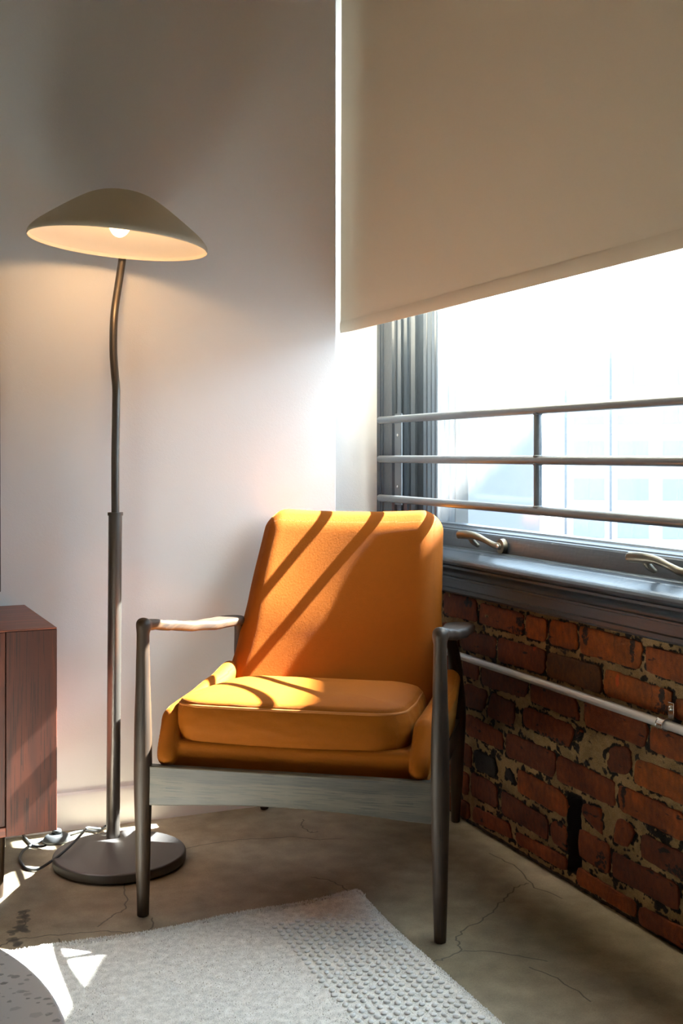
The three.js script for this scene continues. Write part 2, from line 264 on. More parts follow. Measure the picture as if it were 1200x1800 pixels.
{
  // painted-on nothing: stains, soot and specks are matter, at the places they have in the photograph
  const Z0 = -3.3, Z1 = -1.25, Y0 = -0.03, Y1 = 0.66, W = 2048, Hh = 690;
  const px = (z, y) => [(z - Z0) / (Z1 - Z0) * W, (1 - (y - Y0) / (Y1 - Y0)) * Hh];
  const uvOf = (x, y, z) => [(z - Z0) / (Z1 - Z0), (y - Y0) / (Y1 - Y0)];
  const blot = (c, r, z, y, rz, ry, col, n = 26) => { c.fillStyle = col; for (let k = 0; k < n; k++) { const a = r() * 6.28, q = Math.sqrt(r()), [x, yy] = px(z + Math.cos(a) * q * rz, y + Math.sin(a) * q * ry); c.beginPath(); c.ellipse(x, yy, 1 + r() * 5, 1 + r() * 4, r() * 3, 0, 7); c.fill(); } };
  const brickTex = canvasTex(W, Hh, (c) => {
    const im = c.createImageData(W, Hh), r = rng(9);
    for (let y = 0; y < Hh; y++) for (let x = 0; x < W; x++) {
      const a = fbm(x * 0.012, y * 0.012, 3, 4), b = fbm(x * 0.09, y * 0.05, 8, 3), s = r();
      let k = 0.86 + a * 0.35 + b * 0.30 + (s - 0.5) * 0.12; if (s > 0.9975) k += 0.6; if (s < 0.004) k -= 0.4;
      const soot = fbm(x * 0.02 + 50, y * 0.05, 2, 4); if (soot > 0.30) k *= lerp(1, 0.25, sstep(0.30, 0.42, soot));
      const o = (y * W + x) * 4; im.data[o] = clamp(212 * k, 0, 255); im.data[o + 1] = clamp(205 * k, 0, 255); im.data[o + 2] = clamp(195 * k, 0, 255); im.data[o + 3] = 255;
    }
    c.putImageData(im, 0, 0);
    for (const b of [[-1.885, 0.478, 0.03, 0.012], [-1.895, 0.505, 0.008, 0.014], [-2.435, 0.585, 0.02, 0.01], [-2.16, 0.59, 0.012, 0.02], [-1.99, 0.585, 0.006, 0.025], [-2.45, 0.56, 0.05, 0.006], [-2.31, 0.58, 0.006, 0.03], [-2.26, 0.14, 0.02, 0.012], [-2.1, 0.09, 0.02, 0.03], [-1.85, 0.16, 0.03, 0.012], [-2.02, 0.27, 0.006, 0.03], [-2.31, 0.325, 0.07, 0.006], [-2.44, 0.33, 0.02, 0.012], [-2.19, 0.36, 0.012, 0.012], [-2.20, 0.385, 0.02, 0.01], [-2.7, 0.6, 0.02, 0.01]])
      blot(c, r, ...b, 'rgba(22,18,16,0.6)', 40);
    for (const b of [[-2.37, 0.533, 0.006, 0.009], [-2.042, 0.511, 0.005, 0.010]]) blot(c, r, ...b, 'rgba(255,190,90,0.8)', 30);
    c.lineWidth = 1.2; for (let k = 0; k < 60; k++) { c.strokeStyle = 'rgba(30,16,10,0.55)'; let [x, y] = [r() * W, r() * Hh]; c.beginPath(); c.moveTo(x, y); for (let q = 0; q < 5; q++) { x += (r() - 0.5) * 7; y += 3 + r() * 8; c.lineTo(x, y); } c.stroke(); }
  }, THREE.MirroredRepeatWrapping);
  const mortarTex = canvasTex(W, Hh, (c) => {
    const im = c.createImageData(W, Hh), r = rng(19);
    for (let y = 0; y < Hh; y++) for (let x = 0; x < W; x++) {
      const a = fbm(x * 0.01, y * 0.01, 13, 4), s = r(), soot = fbm(x * 0.035, y * 0.035, 22, 4) + 0.5 * fbm(x * 0.009, y * 0.012, 31, 2);
      let k = 0.9 + a * 0.4 + (s - 0.5) * 0.22; k *= lerp(1, 0.10, sstep(0.13, 0.24, soot));
      const o = (y * W + x) * 4; im.data[o] = clamp(190 * k, 0, 255); im.data[o + 1] = clamp(163 * k, 0, 255); im.data[o + 2] = clamp(118 * k, 0, 255); im.data[o + 3] = 255;
    }
    c.putImageData(im, 0, 0);
    c.fillStyle = 'rgb(20,17,14)'; for (let y = 0.03; y < 0.215; y += 0.001) { const w = 0.025 + 0.006 * nz(y * 37 + 0.3, 5.4, 2.2), [x0, y0] = px(-2.212 - w, y), [x1] = px(-2.208 + w + 0.006 * nz(y * 51, 9.3, 1.7), y); c.fillRect(x0, y0 - 1, x1 - x0, 2.2); } for (const item of BR.split('|')) { const q = item.split(',').slice(1).map(Number), n = q.length / 2; for (let i = 0; i < n; i++) { const j = (i + 1) % n; for (let s = 0; s < 1; s += 0.02) { const z = -lerp(q[2 * i], q[2 * j], s) / 1000, y = lerp(q[2 * i + 1], q[2 * j + 1], s) / 1000; if (fbm(z * 30, y * 30, 3, 2) > 0.03) blot(c, r, z, y, 0.003, 0.003, 'rgba(18,15,12,0.75)', 2); } } } blot(c, r, -2.2, 0.34, 0.02, 0.02, 'rgba(20,18,16,0.7)', 60); blot(c, r, -2.225, 0.205, 0.04, 0.01, 'rgba(12,11,10,0.8)', 60);
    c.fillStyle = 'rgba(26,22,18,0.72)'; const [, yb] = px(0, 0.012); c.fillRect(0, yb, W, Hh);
  }, THREE.MirroredRepeatWrapping);
  const roughBump = tex(512, 512, (u, v, x, y) => { const k = 128 + 90 * fbm(x * 0.05, y * 0.05, 2, 4) + 60 * nz(x * 0.3, y * 0.3, 6); return [k, k, k]; }, false);
  M.mortar = std({ map: mortarTex, color: lin(0.54, 0.48, 0.41), roughness: 0.95, bumpMap: rep(roughBump, 6, 2), bumpScale: 0.004 });
  const tones = [[0.36, 0.078, 0.005], [0.44, 0.104, 0.005], [0.26, 0.054, 0.006], [0.185, 0.040, 0.007], [0.16, 0.058, 0.010], [0.020, 0.019, 0.019], [0.30, 0.062, 0.006]];
  const brickMats = tones.map((t) => std({ map: brickTex, color: lin(...t), roughness: 0.82, bumpMap: rep(roughBump, 7, 2.3), bumpScale: 0.0018 }));

  // core of the wall, then the uneven mortar face
  const core = mergeGeometries([boxAt(XW + 0.045, 1.66, -0.2, 0.71, ZN, 1.7), boxAt(1.5, 1.66, 0.6, H, ZE, 0.3), boxAt(1.5, 1.66, 0.6, H, 1.5, 1.7), boxAt(1.5, 1.66, 0.6, 2.3, 0.29, 1.51), boxAt(1.5, 1.66, 2.85, H, 0.29, 1.51), boxAt(1.5, 1.66, 2.72, H, ZN, ZE + 0.001)].map((g) => g.toNonIndexed()));
  mesh('wall_core', core, M.dimwall, wallWindow);
  const mg = new THREE.PlaneGeometry(2.95, 0.66, 700, 170); mg.rotateY(-Math.PI / 2); mg.translate(0, 0.33, -1.775 );
  { const p = mg.attributes.position; for (let i = 0; i < p.count; i++) { const y = p.getY(i), z = p.getZ(i);
      let d = 0.007 - 0.006 * fbm(z * 22, y * 22, 4, 3) - 0.006 * fbm(z * 60, y * 60, 9, 2);
      d += 0.030 * sstep(0.027, 0.018, Math.abs(z + 2.208)) * sstep(0.225, 0.195, y) * sstep(0.02, 0.05, y);
      d -= 0.006 * sstep(0.075, 0.04, Math.hypot((z + 2.13), (y - 0.33) * 1.6));
      d += 0.006 * sstep(0.012, 0.0, y);
      p.setX(i, XW + Math.max(0.0005, d)); } mg.computeVertexNormals(); setUV(mg, uvOf); }
  mesh('mortar', mg, M.mortar, wallWindow);

  const r = rng(77);
  function brick(poly, tone) {
    // outline subdivided with a little wear, worn corners
    const pts = [], n = poly.length; let cz = 0, cy = 0;
    const sd = r() * 100;
    for (let i = 0; i < n; i++) {
      const a = poly[i], b = poly[(i + 1) % n], L = Math.hypot(b[0] - a[0], b[1] - a[1]), m = Math.max(2, Math.round(L / 0.016));
      for (let k = 0; k < m; k++) { const t = k === 0 ? 0 : k / m; let z = lerp(a[0], b[0], t), y = lerp(a[1], b[1], t); if (k === 0) { const p = poly[(i + n - 1) % n]; z += ((b[0] - a[0]) / L + (p[0] - a[0]) / Math.hypot(p[0] - a[0], p[1] - a[1])) * 0.0035; y += ((b[1] - a[1]) / L + (p[1] - a[1]) / Math.hypot(p[0] - a[0], p[1] - a[1])) * 0.0035; }
        pts.push([z + nz(z * 90, y * 90, sd) * 0.0032, y + nz(z * 90, y * 90, sd + 9) * 0.0032]); }
    }
    for (const p of pts) { cz += p[0] / pts.length; cy += p[1] / pts.length; }
    const N = pts.length, pos = [], idx = [], tilt = (r() - 0.5) * 0.004, off = r() * 0.0022;
    const ring = (s, inset, dx, rough) => { for (const [z, y] of pts) { const dz = z - cz, dy = y - cy, l = Math.hypot(dz, dy), q = s * Math.max(0, l - inset) / l; const zz = cz + dz * q, yy = cy + dy * q; pos.push(XW + off + dx + tilt * dz * 4 + rough * (0.0016 + 0.0022 * nz(zz * 45, yy * 45, sd)), yy, zz); } };
    ring(1, 0, 0.030, 0); ring(1, 0, 0.0042, 0); ring(1, 0.0022, 0.0008, 1); ring(0.8, 0, 0, 1); ring(0.45, 0, 0, 1);
    pos.push(XW + off, cy, cz);
    for (let k = 0; k < 4; k++) for (let i = 0; i < N; i++) { const a = k * N + i, b = k * N + (i + 1) % N; idx.push(a, a + N, b, b, a + N, b + N); }
    for (let i = 0; i < N; i++) idx.push(4 * N + i, 5 * N, 4 * N + (i + 1) % N);
    let g = new THREE.BufferGeometry(); g.setAttribute('position', new THREE.Float32BufferAttribute(pos, 3)); g.setIndex(idx); g.computeVertexNormals();
    setUV(g, uvOf);
    mesh('brick', g, brickMats[tone], wallWindow);
  }
  const toneOf = { '1a': 2, '1b': 0, '1c': 1, '1d': 1, '1e': 1, '1f': 0, '2a': 3, '2b': 2, '2c': 4, '2d': 1, '2e': 1, '3a': 3, '3b': 3, '3c': 2, '3d': 6, '3e': 0, '4a': 3, '4b': 3, '4c': 2, '4d': 0, '4e': 3, '4f': 1, '5a': 2, '5b': 3, '5c': 2, '5d': 0, '5e': 1, '6a': 5, '6b': 5, '6c': 0, '6d': 6, '6e': 6, '6f': 3, '7a': 3, '7b': 3, '7c': 2, '7d': 6, '7e': 3, '7f': 3, '8a': 2, '8b': 6, '8c': 0, '8d': 6 };
  const rows = {};
  for (const item of BR.split('|')) {
    const [name, ...nums] = item.split(','); const q = nums.map(Number), poly = [];
    for (let i = 0; i < q.length; i += 2) poly.push([-q[i] / 1000, q[i + 1] / 1000]);
    brick(poly, toneOf[name] ?? 0);
    const row = +name[0]; rows[row] ??= [9, -9]; for (const p of poly) { rows[row][0] = Math.min(rows[row][0], p[0]); rows[row][1] = Math.max(rows[row][1], p[0]); }
  }
  for (let row = 1; row <= 8; row++) {                    // the courses go on behind the chair and past the frame
    const yt = 0.686 - 0.0785 * row, yb = row === 8 ? 0.012 : yt - 0.061;
    let z = rows[row][0] - 0.012; while (z > ZN + 0.03) { const a = Math.max(z - 0.2 - r() * 0.03, ZN + 0.003); brick([[a, yt], [z, yt], [z, yb], [a, yb]], 2 + Math.floor(r() * 2)); z = a - 0.012; }
    z = rows[row][1] + 0.012; while (z < -0.42) { const b = z + 0.2 + r() * 0.03; brick([[z, yt], [b, yt], [b, yb], [z, yb]], [0, 1, 2, 6][Math.floor(r() * 4)]); z = b + 0.012; }
  }
}

// ---- window
const win = structure('window_1', null, null, 'large window in a thick grey painted wooden frame');
{
  const P = (name, g, m) => mesh(name, g, m, win);
  // side casing: profile in (x, depth along z) swept upward
  const side = [[1.5, -3.249], [1.5, -3.225], [1.497, -3.222], [1.5, -3.219], [1.5, -3.205], [1.497, -3.202], [1.5, -3.199], [1.5, -3.140], [1.506, -3.136], [1.516, -3.134], [1.510, -3.128], [1.510, -3.121], [1.520, -3.118], [1.528, -3.121], [1.531, -3.113], [1.525, -3.108], [1.532, -3.101], [1.541, -3.103], [1.546, -3.096], [1.541, -3.092], [1.553, -3.088], [1.562, -3.090], [1.562, -3.0505], [1.570, -3.0485], [1.572, -3.046], [1.572, -3.043], [1.582, -3.041], [1.584, -3.0375], [1.592, -3.0365], [1.596, -3.033], [1.66, -3.033], [1.66, -3.249]];
  const s = new THREE.Shape(side.map(([x, z]) => new THREE.Vector2(x, -z)));
  let g = new THREE.ExtrudeGeometry(s, { depth: 2.72 - 0.735, bevelEnabled: false }); g.rotateX(-Math.PI / 2); g.translate(0, 0.735, 0);
  g = metricUV(toCreasedNormals(g, 0.35), true);
  P('side_casing', g, M.frame);
  P('side_casing', boxAt(1.5, 1.66, 0.735, 2.72, ZE - 0.12, ZE + 0.001, 0.004), M.frame);
  P('head_casing', boxAt(1.5, 1.66, 2.62, 2.721, ZN + 0.001, ZE, 0.004), M.frame);
  P('bottom_rail', moulding([[1.562, 0.735], [1.562, 0.782], [1.565, 0.785], [1.566, 0.7865], [1.574, 0.788], [1.576, 0.791], [1.580, 0.7925], [1.588, 0.7935], [1.595, 0.797], [1.597, 0.80], [1.64, 0.80], [1.64, 0.735]], ZG - 0.06, ZE - 0.1), M.frame);
  P('glass_pane', boxAt(1.6, 1.6005, 0.79, 2.63, ZG - 0.004, ZE - 0.11), M.glass);
  // sill with worn ridges, nose, cove and apron
  P('sill', moulding([[1.64, 0.742], [1.566, 0.742], [1.562, 0.738], [1.556, 0.742], [1.546, 0.7405], [1.543, 0.738], [1.538, 0.7395], [1.520, 0.7365], [1.517, 0.734], [1.512, 0.7355], [1.500, 0.733], [1.478, 0.728], [1.464, 0.724], [1.459, 0.720], [1.457, 0.714], [1.459, 0.708], [1.466, 0.704], [1.475, 0.703], [1.478, 0.699], [1.64, 0.699]], ZN + 0.001, ZE + 0.1), M.frame);
  P('apron', moulding([[1.64, 0.70], [1.474, 0.70], [1.474, 0.694], [1.481, 0.690], [1.490, 0.682], [1.494, 0.674], [1.494, 0.670], [1.488, 0.668], [1.488, 0.664], [1.492, 0.662], [1.492, 0.640], [1.489, 0.637], [1.490, 0.628], [1.496, 0.622], [1.505, 0.620], [1.64, 0.620]], ZN + 0.001, ZE + 0.1), M.frame);
  P('outer_jamb', boxAt(1.661, 1.705, -0.2, 3.3, ZN - 0.2, ZG + 0.001), std({ color: lin(0.06, 0.07, 0.08), roughness: 0.8 }));
  P('outer_sill', boxAt(1.645, 1.72, 0.70, 0.775, ZG, ZE), std({ color: lin(0.2, 0.21, 0.22), roughness: 0.8 }));
  // two latch handles on the bottom rail
  for (const z of [-2.60, -1.86]) {
    const h = new THREE.Group(); h.name = 'latch_handle'; win.add(h); h.position.set(1.562, 0.766, z);
    mesh('lever', taper([[-0.010, -0.006, 0.012], [-0.016, -0.004, -0.012], [-0.026, 0.006, -0.036], [-0.040, 0.016, -0.060], [-0.052, 0.019, -0.090], [-0.062, 0.018, -0.118]], [0.0095, 0.0085, 0.0075, 0.0095, 0.012, 0.0115], 14, 30, 0.7), M.brass, h);
    mesh('lever_foot', taper([[-0.046, 0.014, -0.086], [-0.040, 0.002, -0.082], [-0.028, -0.010, -0.076]], [0.009, 0.008, 0.006], 12, 12, 0.7), M.brass, h);
    const pl = new THREE.CylinderGeometry(0.019, 0.021, 0.012, 20); pl.rotateZ(Math.PI / 2); pl.translate(-0.006, -0.006, 0.012); mesh('base_plate', pl, M.brass, h);
    const sc = new THREE.SphereGeometry(0.006, 12, 8); sc.scale(0.5, 1, 1); sc.translate(-0.020, -0.006, 0.013); mesh('screw', sc, M.zinc, h);
  }
}

{
  const w2 = structure('window_2', null, null, 'second window of the same wall, behind the viewer');
  mesh('frame', mergeGeometries([boxAt(1.56, 1.62, 2.3, 2.34, 0.3, 1.5), boxAt(1.56, 1.62, 2.81, 2.85, 0.3, 1.5), boxAt(1.56, 1.62, 2.34, 2.81, 0.3, 0.35), boxAt(1.56, 1.62, 2.34, 2.81, 1.45, 1.5)]), M.frame, w2);
  mesh('glass_pane', boxAt(1.59, 1.5905, 2.33, 2.82, 0.34, 1.46), M.glass, w2);
}

// ---- guard railing before the window
{
  const t = thing('guard_railing', 'grey metal guard railing of three bars across the window', 'railing', [1.46, 0, -3.14]);
  for (const y of [0.870, 0.988, 1.106]) mesh('rail', taper([[0, y, 0], [0, y, 0.8], [0, y, 1.6], [0, y, 2.19]], [0.0108, 0.0108, 0.0108, 0.0108], 18, 24, 0.5), M.rail, t);
  for (const z of [0.873, 1.86]) for (const [a, b] of [[0.8795, 0.9785], [0.9975, 1.0965]]) {
    mesh('upright', taper([[0, a, z], [0, (a + b) / 2, z], [0, b, z]], [0.0098, 0.0098, 0.0098], 16, 6, 0.05), M.rail, t);
    for (const y of [a, b]) { const w = new THREE.TorusGeometry(0.0092, 0.0028, 8, 18); w.rotateX(Math.PI / 2); w.translate(0, y, z); mesh('weld', w, M.rail, t); }
  }
  for (const z of [0.055, 2.15]) {
    const b = mesh('bracket_plate', boxAt(0.033, 0.0395, 0.85, 1.125, z - 0.022, z + 0.022, 0.002), M.rail, t);
    for (const y of [0.905, 1.06]) { const s = new THREE.SphereGeometry(0.005, 10, 8); s.scale(0.5, 1, 1); s.translate(0.0325, y, z); mesh('screw', s, M.zinc, b); }
    for (const y of [0.870, 0.988, 1.106]) { const c = new THREE.CylinderGeometry(0.006, 0.006, 0.03, 12); c.rotateZ(Math.PI / 2); c.translate(0.02, y, z); mesh('spacer', c, M.rail, b); }
  }
}

// ---- roller blind
{
  const t = thing('roller_blind', 'beige fabric roller blind pulled halfway down over the window', 'blind', [1.36, 0, 0]);
  const z0 = -3.184, z1 = -0.7, y0 = 1.385, y1 = 2.9;
  const g = new THREE.PlaneGeometry(z1 - z0, y1 - y0, 160, 60); g.rotateY(-Math.PI / 2); g.translate(0, (y0 + y1) / 2, (z0 + z1) / 2);
  const p = g.attributes.position;
  const wave = (y, z) => 0.003 * Math.sin(z * 2.1) + 0.002 * nz(z * 3, y * 1.2, 2) - 0.010 * sstep(0.06, 0, z - z0) ;
  for (let i = 0; i < p.count; i++) { const y = p.getY(i), z = p.getZ(i); p.setX(i, wave(y, z)); if (z < z0 + 0.002) p.setZ(i, z0 + (y - y0) * 0.006); }
  g.computeVertexNormals(); metricUV(g);
  mesh('fabric', g, M.blind, t);
  const hg = new THREE.BoxGeometry(0.0055, 0.036, z1 - z0, 1, 4, 160); hg.translate(0, y0 - 0.002 + 0.006, (z0 + z1) / 2);
  { const q = hg.attributes.position; for (let i = 0; i < q.count; i++) { const y = q.getY(i), z = q.getZ(i), e = Math.abs(y - (y0 + 0.004)) / 0.018; q.setX(i, q.getX(i) * (1 - 0.75 * e * e) + wave(y, z)); } hg.computeVertexNormals(); metricUV(hg); }
  mesh('hem_bar', hg, M.hem, t);
  const roll = new THREE.CylinderGeometry(0.032, 0.032, z1 - z0, 24); roll.rotateX(Math.PI / 2); roll.translate(0.03, y1 + 0.01, (z0 + z1) / 2); mesh('roller_tube', roll, M.hem, t);
  for (const z of [z0 + 0.02, z1 - 0.02]) mesh('wall_bracket', boxAt(0.005, 0.141, y1 - 0.03, y1 + 0.05, z - 0.003, z + 0.003), M.trim, t);
}

// ---- conduit on the brick
{
  const t = thing('conduit_pipe', 'thin steel conduit pipe running along the brick wall', 'pipe', [1.4915, 0.4585, -3.2]);
  mesh('pipe', taper([[0, 0, 0], [0, 0.001, 1.0], [0, 0.0, 1.7], [0, 0, 2.6]], [0.0098, 0.0098, 0.0098, 0.0098], 18, 20, 0.1), M.steel, t);
  for (const z of [1.345, 0.25]) {
    const c = new THREE.Group(); c.name = 'pipe_clamp'; t.add(c); c.position.z = z;
    const ring = new THREE.CylinderGeometry(0.0125, 0.0125, 0.02, 22, 1, true); ring.rotateX(Math.PI / 2); mesh('strap', ring, M.zinc, c);
    for (const s of [-1, 1]) { const lip = new THREE.TorusGeometry(0.0123, 0.0014, 8, 22); lip.translate(0, 0, s * 0.010); mesh('strap_edge', lip, M.zinc, c); }
    mesh('tab', boxAt(0.0175, 0.0205, 0.008, 0.042, -0.009, 0.009, 0.001), M.zinc, c);
    const s = new THREE.SphereGeometry(0.006, 12, 8); s.scale(0.6, 1, 1); s.translate(0.0165, 0.03, 0); mesh('screw', s, M.zinc, c);
  }
}

// ------------------------------------------------------------------ lounge chair
{
  const t = thing('lounge_chair', 'orange velvet lounge chair with dark oak frame and open arms', 'chair', [1.0526, 0, -2.5697], -0.6114);
  const OZ = 0.38;                                            // shapes are written with z = 0 at the front legs
  const put = (name, g, m, parent = t) => { g.translate(0, 0, OZ); return mesh(name, g, m, parent); };
  const fabricUV = (g) => metricUV(g);

  // seat shell: deck and two flaring sides
  const shell = (x, y, z) => {
    const ax = Math.abs(x), zc = clamp(z, -0.50, -0.024 - 0.055 * sstep(0.34, 0.43, y)), dz = z - zc, k = -zc / 0.5;
    const A = [0.278, 0.343 - 0.010 * k], B = [table(zc, [[-0.5, 0.286], [-0.36, 0.290], [-0.2, 0.286], [-0.02, 0.281]]), table(zc, [[-0.5, 0.440], [-0.4, 0.424], [-0.25, 0.416], [-0.10, 0.416], [-0.03, 0.405]])];
    const vx = B[0] - A[0], vy = B[1] - A[1], q = clamp(((ax - A[0]) * vx + (y - A[1]) * vy) / (vx * vx + vy * vy), 0, 1);
    const d2 = Math.hypot(ax - A[0] - vx * q, y - A[1] - vy * q);
    let s = Math.hypot(d2, dz) - lerp(0.021, table(zc, [[-0.5, 0.026], [-0.3, 0.027], [-0.02, 0.025]]), q);
    const pan = ext(rbox2(x, z + 0.280, 0.292, 0.250, 0.02), y - (0.346 + 0.03 * (z + 0.1) - 0.012), 0.040, 0.014);
    return smin(s, pan, 0.010);
  };
  const sg = nets(shell, [-0.34, 0.27, -0.56], [0.34, 0.50, 0.03], 0.006); fabricUV(sg); put('seat_shell', sg, M.velvet);

  // backrest: reclined 30 degrees, hollowed across, rolled top edge
  const CA = Math.cos(0.50), SA = Math.sin(0.50), L = 0.585;
  const back = (x, y, z) => { x += 0.009;
    const py = y - 0.352, pz = z + 0.457, s = py * CA - pz * SA, n = py * SA + pz * CA;
    const b = table(s, [[-0.05, 0.285], [0.10, 0.282], [0.17, 0.272], [0.30, 0.260], [0.56, 0.248]]);
    const u = x / b, R = 0.062;
    const qx = Math.max(Math.abs(x) - (b - R), 0), qs = Math.max(s - (L - R), 0), bot = -s - 0.02;
    let d2 = Math.hypot(qx, qs) - R; if (qx === 0 && qs === 0) d2 = Math.max(Math.abs(x) - b, s - L); d2 = Math.max(d2, bot);
    const hollow = 0.038 * u * u * (1 - 0.45 * sstep(0.25, 0.56, s)) + 0.010 * sstep(0.2, 0.0, s) - 0.022 * Math.pow(sstep(0.72, 1.0, Math.abs(u)), 2) - 0.016 * Math.pow(sstep(L - 0.10, L, s), 2);
    const lum = 0.006 * Math.exp(-Math.pow((s - 0.2) / 0.12, 2)) * (1 - u * u);
    return ext(d2, n + 0.030 + 0.12 * (s - 0.28) * (s - 0.28) - hollow - lum, 0.033, 0.030) * 0.9;
  };
  const bg = nets(back, [-0.31, 0.31, -0.84], [0.31, 0.88, -0.36], 0.006); fabricUV(bg); put('backrest', bg, M.velvet);

  // seat cushion with crown, side band and piping
  const cushHalf = (z) => table(z, [[-0.52, 0.238], [-0.4, 0.255], [-0.2, 0.266], [-0.03, 0.262]]);
  const midY = (z) => 0.4085 + 0.055 * (z + 0.03);
  const halfT = (z) => table(z, [[-0.52, 0.036], [-0.03, 0.0435]]);
  const plan = (x, z) => { x += 0.018; const b = cushHalf(z), R = lerp(0.10, 0.065, sstep(-0.4, -0.1, z)); return rbox2(x * 0.262 / b, z + 0.268, 0.262, 0.238 - 0.012 * (x / 0.26) * (x / 0.26) * sstep(-0.3, -0.1, z), R); };
  const cushion = (x, y, z) => {
    const d2 = plan(x, z), dome = clamp(-d2 / 0.14, 0, 1), cr = 0.024 * Math.sqrt(1 - (1 - dome) * (1 - dome));
    const yy = y - midY(z), top = yy > 0 ? yy - cr * clamp(yy / 0.03, 0, 1) : yy;
    const bulge = 0.010 * (1 - Math.pow(clamp(yy / 0.043, -1, 1), 2)) + 0.0016 * nz(x * 26, y * 60, z * 26) * sstep(-0.05, 0, d2);
    return ext(d2 - bulge + 0.006, top, halfT(z), 0.012) * 0.85;
  };
  const cg = nets(cushion, [-0.29, 0.32, -0.54], [0.29, 0.50, 0.0], 0.0055); fabricUV(cg);
  const cush = put('seat_cushion', cg, M.velvet);
  for (const sgn of [1, -1]) {
    const pts = [];
    for (let i = 0; i < 96; i++) { const a = i / 96 * Math.PI * 2; let lo = 0, hi = 0.5; for (let k = 0; k < 24; k++) { const m = (lo + hi) / 2; (plan(m * Math.cos(a), -0.268 + m * Math.sin(a)) < -0.0075 ? (lo = m) : (hi = m)); } const x = lo * Math.cos(a), z = -0.268 + lo * Math.sin(a); pts.push(V(x, midY(z) + sgn * (halfT(z) - 0.0015), z + OZ)); }
    mesh('piping', new THREE.TubeGeometry(new THREE.CatmullRomCurve3(pts, true), 260, 0.0034, 8, true), M.piping, cush);
  }

  // front legs growing into the arms
  const arm = (x, y, z) => {                                   // for the +x side
    const zc = clamp(z, -0.612, -0.002), dz = z - zc;
    const cx = table(zc, [[-0.612, 0.303], [-0.45, 0.307], [-0.25, 0.316], [0, 0.324]]), cy = table(zc, [[-0.612, 0.560], [-0.55, 0.563], [-0.40, 0.574], [-0.27, 0.589], [-0.13, 0.611], [-0.05, 0.625], [0, 0.630]]);
    let a = table(zc, [[-0.56, 0.040], [-0.42, 0.036], [-0.25, 0.024], [-0.10, 0.0155], [0, 0.0135]]); if (zc < -0.55) a *= Math.sqrt(Math.max(0.02, 1 - Math.pow((-zc - 0.55) / 0.064, 2)));
    const th = table(zc, [[-0.6, 0.0095], [-0.3, 0.0115], [-0.1, 0.0115], [0, 0.0125]]);
    const d2 = rbox2(x - cx, y - cy, Math.max(a, 0.004), th, Math.min(th * 0.8, Math.max(a, 0.004)));
    return Math.hypot(Math.max(d2, 0), dz) + Math.min(d2, 0);
  };
  const legR = (y) => table(y, [[0, 0.0128], [0.12, 0.0158], [0.30, 0.0198], [0.40, 0.0190], [0.52, 0.0155], [0.60, 0.0138], [0.65, 0.0136]]);
  const frontLeg = (x, y, z) => { const r = legR(y), yc = Math.min(y, 0.631), d = Math.hypot(Math.hypot(x - 0.324, z * 0.97), y - yc) - r; return Math.max(d, -y); };
  const joint = (x, y, z) => smin(frontLeg(x, y, z), arm(x, y, z), 0.012);
  const jg = nets(joint, [0.25, -0.006, -0.63], [0.36, 0.66, 0.03], 0.004);
  function part(keep, uvf) {
    const p = jg.attributes.position, n = jg.attributes.normal, ix = jg.index.array, map = new Map(), pos = [], nor = [], idx = [];
    for (let i = 0; i < ix.length; i += 3) { const cz = (p.getZ(ix[i]) + p.getZ(ix[i + 1]) + p.getZ(ix[i + 2])) / 3; if (keep(cz) !== true) continue; for (let k = 0; k < 3; k++) { const v = ix[i + k]; if (!map.has(v)) { map.set(v, pos.length / 3); pos.push(p.getX(v), p.getY(v), p.getZ(v)); nor.push(n.getX(v), n.getY(v), n.getZ(v)); } idx.push(map.get(v)); } }
    const g = new THREE.BufferGeometry(); g.setAttribute('position', new THREE.Float32BufferAttribute(pos, 3)); g.setAttribute('normal', new THREE.Float32BufferAttribute(nor, 3)); g.setIndex(idx);
    return setUV(g, uvf);
  }
  const legG = part((z) => z > -0.021, (x, y, z) => [x * 1.0 + z * 0.8, y]), armG = part((z) => z <= -0.021, (x, y, z) => [x + y * 0.7, z]);
  const mirror = (g) => { const m = g.clone(); m.scale(-1, 1, 1); const ix = m.index.array; for (let i = 0; i < ix.length; i += 3) { const q = ix[i]; ix[i] = ix[i + 1]; ix[i + 1] = q; } const n = m.attributes.normal; return m; };
  const rearLeg = (s) => taper([[s * 0.280, 0.557, -0.560], [s * 0.288, 0.45, -0.606], [s * 0.288, 0.33, -0.660], [s * 0.280, 0.16, -0.715], [s * 0.270, 0.004, -0.772]], [0.0125, 0.0175, 0.022, 0.0175, 0.0122], 18, 40, 0.25);
  put('leg', legG.clone(), M.oak); put('leg', mirror(legG), M.oak);
  put('armrest', armG.clone(), M.oak); put('armrest', mirror(armG), M.oak);
  put('leg', rearLeg(1), M.oak); put('leg', rearLeg(-1), M.oak);
  // front rail with arched lower edge
  const sh = new THREE.Shape(); sh.moveTo(-0.314, 0.244); sh.lineTo(-0.25, 0.247); sh.quadraticCurveTo(0, 0.268, 0.25, 0.247); sh.lineTo(0.314, 0.244); sh.lineTo(0.314, 0.325); sh.lineTo(-0.314, 0.325); sh.closePath();
  const rg = new THREE.ExtrudeGeometry(sh, { depth: 0.017, bevelEnabled: true, bevelSize: 0.0025, bevelThickness: 0.0025, bevelSegments: 2, curveSegments: 24 }); rg.translate(0, 0, -0.012); put('front_rail', rg, M.oakAcross);
  put('rear_rail', boxAt(-0.27, 0.27, 0.255, 0.325, -0.675, -0.652, 0.004), M.oakAcross);
  for (const s of [-1, 1]) { const a = new THREE.BoxGeometry(0.02, 0.05, 0.62); a.translate(s * 0.285, 0.285, -0.345); metricUV(a, true); put('side_rail', a, M.oakAcross); }
}

